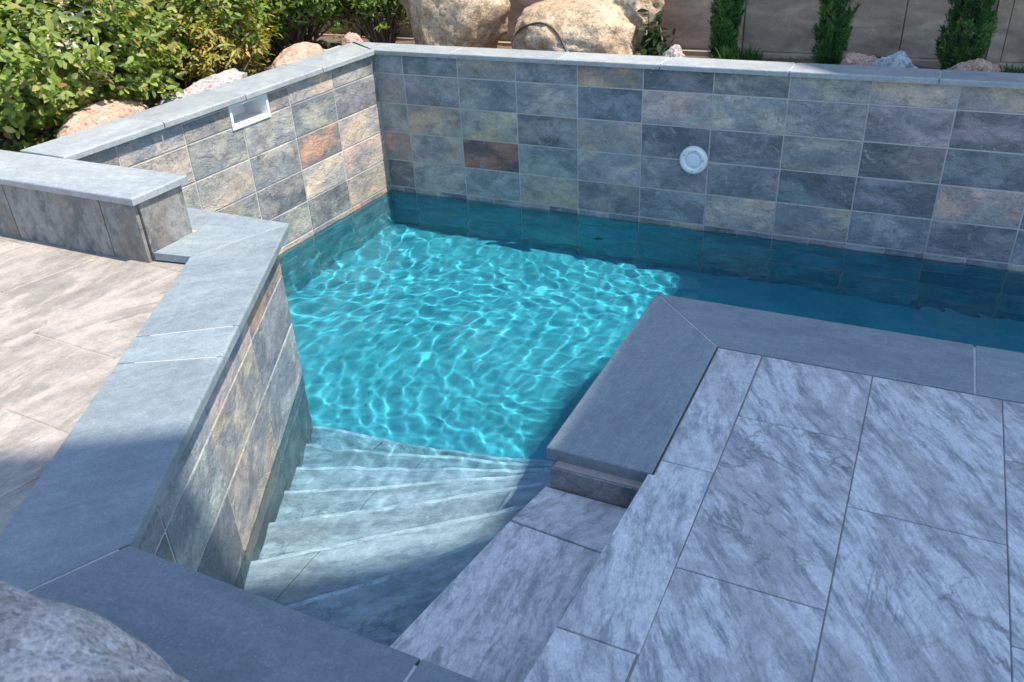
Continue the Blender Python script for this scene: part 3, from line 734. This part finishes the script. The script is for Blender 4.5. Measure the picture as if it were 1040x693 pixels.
def hug(x, z, lift=.006):
    o_ = Vector((x, .3-.6, z))-bB.location; h = tree.ray_cast(o_, Vector((0, 1, 0)))
    if h[0] is None: return Vector((x, .45, z))
    return h[0]+bB.location+h[1]*lift
tp = [hug(.545, .70), hug(.58, .745), hug(.64, .78), hug(.72, .80), hug(.79, .795), hug(.84, .765), hug(.87, .725), hug(.895, .69)]
DT = empty('drip_tube', tuple(tp[0]), 'thin dark irrigation tube with a blue end looped over the wide tan boulder', 'tube')
tube('hose', tp, .0055, HOSE, DT)
tube('blue_end', [tp[-1]+Vector((-.002, -.004, .004)), hug(.925, .672), hug(.955, .655, .004)], .0085, BLUEPL, DT)
tag(tube('blue_pipe', [(1.53, .26, .675), (1.58, .25, .678), (1.63, .26, .675)], .010, BLUEPL), 'short blue pipe lying behind the back coping left of the first cypress', 'pipe')

# ------------------------------------------------------------------ foliage
def leaves_mesh(name, pos, nrm, size, cols, aspect=.45, fold=.25, seed=0, updir=None, curl=.15):
    """folded pointed leaves: 8 verts, 6 faces each"""
    rs = np.random.RandomState(seed); n = len(pos)
    nrm = nrm/np.linalg.norm(nrm, axis=1, keepdims=True)
    r = rs.normal(size=(n, 3)) if updir is None else updir+rs.normal(size=(n, 3))*.35
    t = r-nrm*np.sum(r*nrm, 1, keepdims=True); t /= np.linalg.norm(t, axis=1, keepdims=True); s = np.cross(nrm, t)
    L = size[:, None]; Wd = L*aspect
    prof = [(0, 0), (.28, .42), (.58, .5), (.85, .27), (1, 0)]
    V = []
    for (a, w) in prof:
        c = pos+t*L*a-nrm*L*curl*a*a
        if w == 0: V.append(c)
        else:
            V.append(c+s*Wd*w+nrm*L*fold*w*.5); V.append(c); V.append(c-s*Wd*w+nrm*L*fold*w*.5)
    V = np.stack(V, 1); k = V.shape[1]  # 0 | 1 2 3 | 4 5 6 | 7 8 9 | 10
    quads = [(1, 2, 5, 4), (2, 3, 6, 5), (4, 5, 8, 7), (5, 6, 9, 8)]; tris = [(0, 2, 1), (0, 3, 2), (7, 8, 10), (8, 9, 10)]
    base = (np.arange(n)*k)[:, None]
    Fq = np.concatenate([base+np.array(q_)[None] for q_ in quads]); Ft = np.concatenate([base+np.array(q_)[None] for q_ in tris])
    loops = np.concatenate([Fq.ravel(), Ft.ravel()]); starts = np.concatenate([np.arange(len(Fq))*4, len(Fq)*4+np.arange(len(Ft))*3])
    me = bpy.data.meshes.new(name); me.vertices.add(n*k); me.vertices.foreach_set('co', V.astype('f').ravel())
    me.loops.add(len(loops)); me.loops.foreach_set('vertex_index', loops.astype('i'))
    me.polygons.add(len(starts)); me.polygons.foreach_set('loop_start', starts.astype('i')); me.update(calc_edges=True)
    me.polygons.foreach_set('use_smooth', np.ones(len(starts), bool))
    a = me.color_attributes.new('tint', 'FLOAT_COLOR', 'POINT'); cc_ = np.repeat(np.concatenate([cols, np.ones((n, 1))], 1), k, axis=0); a.data.foreach_set('color', cc_.astype('f').ravel())
    a = me.attributes.new('tex', 'FLOAT_VECTOR', 'POINT'); a.data.foreach_set('vector', V.astype('f').ravel())
    return me
def shrub(loc, r, n, size, palette, label, seed, aspect=.45, weights=None, extra=None, group=None, name='shrub', cat='shrub'):
    rs = np.random.RandomState(seed); root = empty(name, loc, label, cat, group)
    # twigs with leaves clustered along them
    nt = n//9; d = rs.normal(size=(nt, 3)); d[:, 2] = np.abs(d[:, 2])*.9-.25; d /= np.linalg.norm(d, axis=1, keepdims=True)
    lump = 1+.16*np.sin(d[:, 0]*5+seed)+.13*np.sin(d[:, 1]*7+seed*2)+.1*np.sin(d[:, 2]*9)
    rad = rs.uniform(.45, 1.0, nt)**.5*lump
    tip = np.array(loc)+d*rad[:, None]*np.array(r)+np.array([0, 0, r[2]*.15])
    grow = d+rs.normal(size=(nt, 3))*.45+np.array([0, 0, .35]); grow /= np.linalg.norm(grow, axis=1, keepdims=True)
    pos = []; nr_ = []; up = []
    ln = size*rs.uniform(1.6, 3.6, nt)
    for k in range(9):
        f_ = k/8.; p = tip-grow*(ln*(1-f_))[:, None]
        out = rs.normal(size=(nt, 3)); out -= grow*np.sum(out*grow, 1, keepdims=True); out /= np.linalg.norm(out, axis=1, keepdims=True)
        pos.append(p); up.append(out+grow*.7); nn = grow*1.0-out*.5+np.array([0, 0, .5])+rs.normal(size=(nt, 3))*.3; nr_.append(nn)
    pos = np.concatenate(pos); nr_ = np.concatenate(nr_); up = np.concatenate(up)
    pal = np.array(palette); ci = rs.choice(len(pal), len(pos), p=weights); cols = pal[ci]*rs.uniform(.75, 1.3, (len(pos), 1))
    if extra is not None:
        for (c, rr_, col, pr) in extra:
            m = (np.linalg.norm(pos-np.array(c), axis=1) < rr_) & (rs.uniform(size=len(pos)) < pr); cols[m] = np.array(col)*rs.uniform(.8, 1.15, (m.sum(), 1))
    keep = pos[:, 2] > .56
    # leaves do not hang over the coping
    keep &= ~((pos[:, 0] > -.27) & (pos[:, 1] < .12) & (pos[:, 1] > -2.0)) & ~((pos[:, 1] < -1.78) & (pos[:, 2] < .78)) & ~(pos[:, 1] > .93)
    pos, nr_, up, cols = pos[keep], nr_[keep], up[keep], cols[keep]
    me = leaves_mesh('foliage', pos, nr_, size*rs.uniform(.6, 1.3, len(pos)), cols, aspect, seed=seed, updir=up)
    obj('foliage', me, LEAF, root)
    mb = MB()
    rr = random.Random(seed); sel = rs.choice(nt, min(nt, 90), replace=False)
    for i in sel:
        a = Vector((loc[0]+rr.uniform(-.2, .2)*r[0], loc[1]+rr.uniform(-.2, .2)*r[1], .56)); b = Vector(tip[i])
        if b.z < .6 or b.x > -.27 and b.y < .12: continue
        m_ = (a+b)/2+Vector((rr.uniform(-.06, .06), rr.uniform(-.06, .06), rr.uniform(0, .08)))
        pts = [a, (a+m_)/2, m_, (m_+b)/2, b]
        for p, q2, w1, w2 in zip(pts, pts[1:], (.008, .006, .004, .003), (.006, .004, .003, .0012)):
            dd = (q2-p).normalized(); e1 = dd.cross(Vector((.2, .4, 1))).normalized(); e2 = dd.cross(e1)
            for k in range(4):
                a0, a1 = k*math.pi/2, (k+1)*math.pi/2
                mb.poly([p+(e1*math.cos(a0)+e2*math.sin(a0))*w1, p+(e1*math.cos(a1)+e2*math.sin(a1))*w1, q2+(e1*math.cos(a1)+e2*math.sin(a1))*w2, q2+(e1*math.cos(a0)+e2*math.sin(a0))*w2], smooth=True)
    obj('stems', mb.mesh('stems'), BARK, root); return root
GR = [(.12, .18, .022), (.17, .24, .035), (.07, .12, .018), (.24, .28, .05), (.32, .29, .07), (.30, .19, .08)]
DG = [(.07, .14, .022), (.11, .20, .03), (.045, .09, .016), (.18, .26, .045), (.24, .28, .07)]
YG = [(.34, .29, .05), (.40, .33, .06), (.24, .26, .05), (.42, .27, .08), (.18, .22, .04)]
shrub((-.95, -1.25, .75), (.62, .60, .62), 24000, .038, GR, 'big broad-leaved green shrub with pale dry flowers, nearest the block wall', 3, .48, [.26, .3, .16, .16, .08, .04],
      extra=[((-.55, -1.25, .95), .20, (.52, .50, .42), .35), ((-.9, -1.6, 1.25), .16, (.48, .27, .19), .3)])
shrub((-.95, -.45, .80), (.55, .50, .62), 19000, .034, GR, 'green shrub with mixed yellow leaves behind the skimmer wall', 4, .42, [.3, .3, .2, .1, .06, .04])
shrub((-.56, -.48, .74), (.25, .30, .27), 3800, .032, YG, 'low bush with bright yellow leaves in front of the green shrubs', 6, .30)
shrub((-.85, .38, .82), (.50, .40, .62), 19000, .037, DG, 'dark glossy green shrub filling the corner before the fence', 5, .40, [.3, .3, .2, .14, .06])
shrub((-.36, .62, .80), (.20, .18, .34), 3200, .040, DG, 'slim leafy shrub against the fence left of the tall boulder', 7, .36)
shrub((-1.9, -.2, .95), (.7, 1.1, .9), 12000, .055, DG, 'dark green shrub farthest back behind the others', 8, .45)
# leafy sprig right of the boulders
shrub((1.27, .52, .66), (.085, .07, .15), 190, .050, [(.03, .07, .025), (.05, .10, .04)], 'dark leafy sprig between the boulders and the small grey rock', 9, .5, name='leafy_plant', cat='plant')
shrub((1.98, .28, .655), (.08, .03, .05), 70, .045, [(.12, .20, .04), (.16, .22, .06)], 'few light green leaves poking up beside the middle cypress', 10, .22, name='leafy_plant', cat='plant')

def cypress(x, y, h, wd, label, seed, lean=0.):
    rs = np.random.RandomState(seed); root = empty('cypress', (x, y, .58), label, 'tree', 'columnar cypresses along the fence')
    npl = 700; per = 75
    zf = rs.uniform(0, 1, npl); a = rs.uniform(0, 2*math.pi, npl)
    prof = np.interp(zf, [0, .08, .25, .6, .85, 1], [.8, 1., .95, .78, .5, .06])
    lump = 1+.16*np.sin(a*3+zf*16+seed)+.14*np.sin(a*4-zf*27)
    r = prof*wd*lump*rs.uniform(.35, 1., npl)**.55
    base = np.stack([x+r*np.cos(a), y+r*np.sin(a), .585+zf*h], 1)
    ax = np.stack([np.cos(a)*.2, np.sin(a)*.2, np.ones(npl)], 1)+rs.normal(size=(npl, 3))*.13; ax /= np.linalg.norm(ax, axis=1, keepdims=True)
    ln = rs.uniform(.035, .075, npl)
    t = rs.uniform(0, 1, (npl, per)); spread = .012*(1-t*.85)
    off = rs.normal(size=(npl, per, 3))*.6
    pos = base[:, None]+ax[:, None]*(ln[:, None]*t)[..., None]+off*spread[..., None]
    up = ax[:, None]*1.2+off*.9; nn = off+rs.normal(size=off.shape)*.7
    pal = np.array([(.045, .13, .035), (.07, .175, .04), (.03, .085, .028), (.12, .22, .05)]); pc = pal[rs.choice(4, npl, p=[.35, .3, .2, .15])]
    cols = (pc[:, None]*rs.uniform(.7, 1.3, (npl, per, 1))).reshape(-1, 3)
    n = npl*per
    me = needle_mesh('crown', pos.reshape(-1, 3), up.reshape(-1, 3), nn.reshape(-1, 3), rs.uniform(.012, .024, n), cols); obj('crown', me, NEEDLE, root)
    tube('trunk', [(x, y, .50), (x+lean*.3*h, y, .58+h*.35), (x+lean*.8*h, y, .60+h*.8)], .016, BARK, root)
def needle_mesh(name, pos, up, nn, L, cols):
    n = len(pos); up = up/np.linalg.norm(up, axis=1, keepdims=True); s_ = np.cross(up, nn); s_ /= np.linalg.norm(s_, axis=1, keepdims=True)+1e-9
    w = L[:, None]*.11; V = np.stack([pos-s_*w, pos+s_*w, pos+up*L[:, None]*.6+s_*w*.9, pos+up*L[:, None], pos+up*L[:, None]*.6-s_*w*.9], 1)
    me = bpy.data.meshes.new(name); me.vertices.add(n*5); me.vertices.foreach_set('co', V.astype('f').ravel())
    me.loops.add(n*5); me.loops.foreach_set('vertex_index', np.arange(n*5).astype('i'))
    me.polygons.add(n); me.polygons.foreach_set('loop_start', (np.arange(n)*5).astype('i')); me.update(calc_edges=True)
    a = me.color_attributes.new('tint', 'FLOAT_COLOR', 'POINT'); a.data.foreach_set('color', np.repeat(np.concatenate([cols, np.ones((n, 1))], 1), 5, axis=0).astype('f').ravel())
    a = me.attributes.new('tex', 'FLOAT_VECTOR', 'POINT'); a.data.foreach_set('vector', V.astype('f').ravel())
    return me
cypress(1.585, .60, 1.25, .050, 'slim columnar cypress, the one standing next to the grass tuft', 41)
cypress(2.065, .58, 1.30, .056, 'columnar cypress beside the reddish and blue grey rocks, middle of the three', 42)
cypress(2.600, .56, 1.20, .080, 'widest columnar cypress with the low reddish rock at its foot', 43)

def tuft(x, y, w, h, n, label, seed):
    rs = np.random.RandomState(seed); pos = np.stack([x+rs.uniform(-1, 1, n)*w, y+rs.uniform(-1, 1, n)*w*.5, np.full(n, .59)], 1)
    up = np.stack([(pos[:, 0]-x)/w*.45+rs.normal(size=n)*.15, -.1+rs.normal(size=n)*.2, np.ones(n)], 1)
    nn = rs.normal(size=(n, 3)); nn[:, 2] *= .2
    L = h*rs.uniform(.6, 1.1, n); cols = np.array([(.06, .14, .03)])*rs.uniform(.6, 1.5, (n, 1))
    me = leaves_mesh('grass_tuft', pos, nn, L, cols, .045, seed=seed, updir=up*3, curl=.12)
    tag(obj('grass_tuft', me, GRASS), label, 'grass tuft')
tuft(1.70, .42, .065, .135, 420, 'fine green grass tuft right of the slim cypress', 51)
tuft(2.83, .33, .06, .125, 420, 'fine green grass tuft right of the low reddish rock', 52)

# ------------------------------------------------------------------ roof added out of frame, outline cut to the shade edges
el = R(62); az = R(1.5)      # az from +x towards +y
S = Vector((math.cos(el)*math.cos(az), math.cos(el)*math.sin(az), math.sin(el)))
h = 6.0; sh = Vector((S.x/S.z, S.y/S.z))*(h-.17)
Q = [(-.6, -3.5), (.93, -2.72), (1.42, -2.40), (1.76, -2.12), (1.735, -1.02), (1.95, -.55), (1.85, -.05), (1.35, .40), (1.0, 1.6), (4.2, 1.6), (4.2, -4.6), (-.6, -4.6)]
RF = empty('shade_blocker', (6, -2, h), 'unseen added roof on posts off to the right that shades the marble deck', 'blocker')
mb = MB(); prism(mb, [(x+sh.x, y+sh.y) for x, y in Q], h-.12, h); obj('blocker_slab', mb.mesh('r'), RENDER_, RF)  # unseen slab, shaped only by the shade it should cast
for (x, y) in ((8.7, 2.9), (8.7, -2.9), (5.4, 2.9)):
    mb = MB(); mb.box(x-.08, x+.08, y-.08, y+.08, -.8, h-.12); obj('post', mb.mesh('p'), RENDER_, RF)

# ------------------------------------------------------------------ light, world, camera
sun = bpy.data.lights.new('sun', 'SUN'); sun.energy = 3.4; sun.angle = R(.8); sun.color = (1, .915, .79)
so_ = bpy.data.objects.new('sun', sun); C.objects.link(so_); so_.rotation_euler = S.to_track_quat('Z', 'Y').to_euler()
sun.cycles.is_caustics_light = True
w = bpy.data.worlds.new('World'); sc.world = w; w.use_nodes = True; nt = w.node_tree; nt.nodes.clear()
sky = nt.nodes.new('ShaderNodeTexSky'); sky.sky_type = 'NISHITA'; sky.sun_disc = False; sky.sun_elevation = el; sky.sun_rotation = math.atan2(S.x, S.y)
sky.altitude = 200; sky.dust_density = .6; sky.ozone_density = 1.2
bg = nt.nodes.new('ShaderNodeBackground'); bg.inputs[1].default_value = .15; ow = nt.nodes.new('ShaderNodeOutputWorld')
nt.links.new(sky.outputs[0], bg.inputs[0]); nt.links.new(bg.outputs[0], ow.inputs[0])

for o in bpy.data.objects:
    if o.type == 'MESH' and o.name.split('.')[0] in ('pool_floor', 'pool_lining', 'tread', 'nosing', 'tile_facing', 'core', 'deck_bed'): o.cycles.is_caustics_receiver = True

cam = bpy.data.cameras.new('camera'); co = bpy.data.objects.new('camera', cam); C.objects.link(co); sc.camera = co
p, y, r = -.5248, -.4741, -.0542
F = Vector((math.sin(y)*math.cos(p), math.cos(y)*math.cos(p), math.sin(p))); rt = Vector((math.cos(y), -math.sin(y), 0)); up = rt.cross(F)
Rv = rt*math.cos(r)+up*math.sin(r); U = -rt*math.sin(r)+up*math.cos(r)
co.matrix_world = Matrix(((Rv.x, U.x, -F.x, camP.x), (Rv.y, U.y, -F.y, camP.y), (Rv.z, U.z, -F.z, camP.z), (0, 0, 0, 1)))
cam.sensor_width = 36; cam.lens = 36*851.5/1040; cam.clip_start = .05; cam.clip_end = 500
cam.dof.use_dof = True; cam.dof.focus_distance = 2.3; cam.dof.aperture_fstop = 8.0

sc.view_settings.view_transform = 'Standard'; sc.view_settings.look = 'None'; sc.view_settings.gamma = 1; sc.view_settings.exposure = 1.25
sc.cycles.use_denoising = True; sc.cycles.max_bounces = 6; sc.cycles.transmission_bounces = 5; sc.cycles.diffuse_bounces = 3
sc.cycles.caustics_refractive = True; sc.cycles.caustics_reflective = False; sc.cycles.sample_clamp_indirect = 4; sc.cycles.blur_glossy = .5
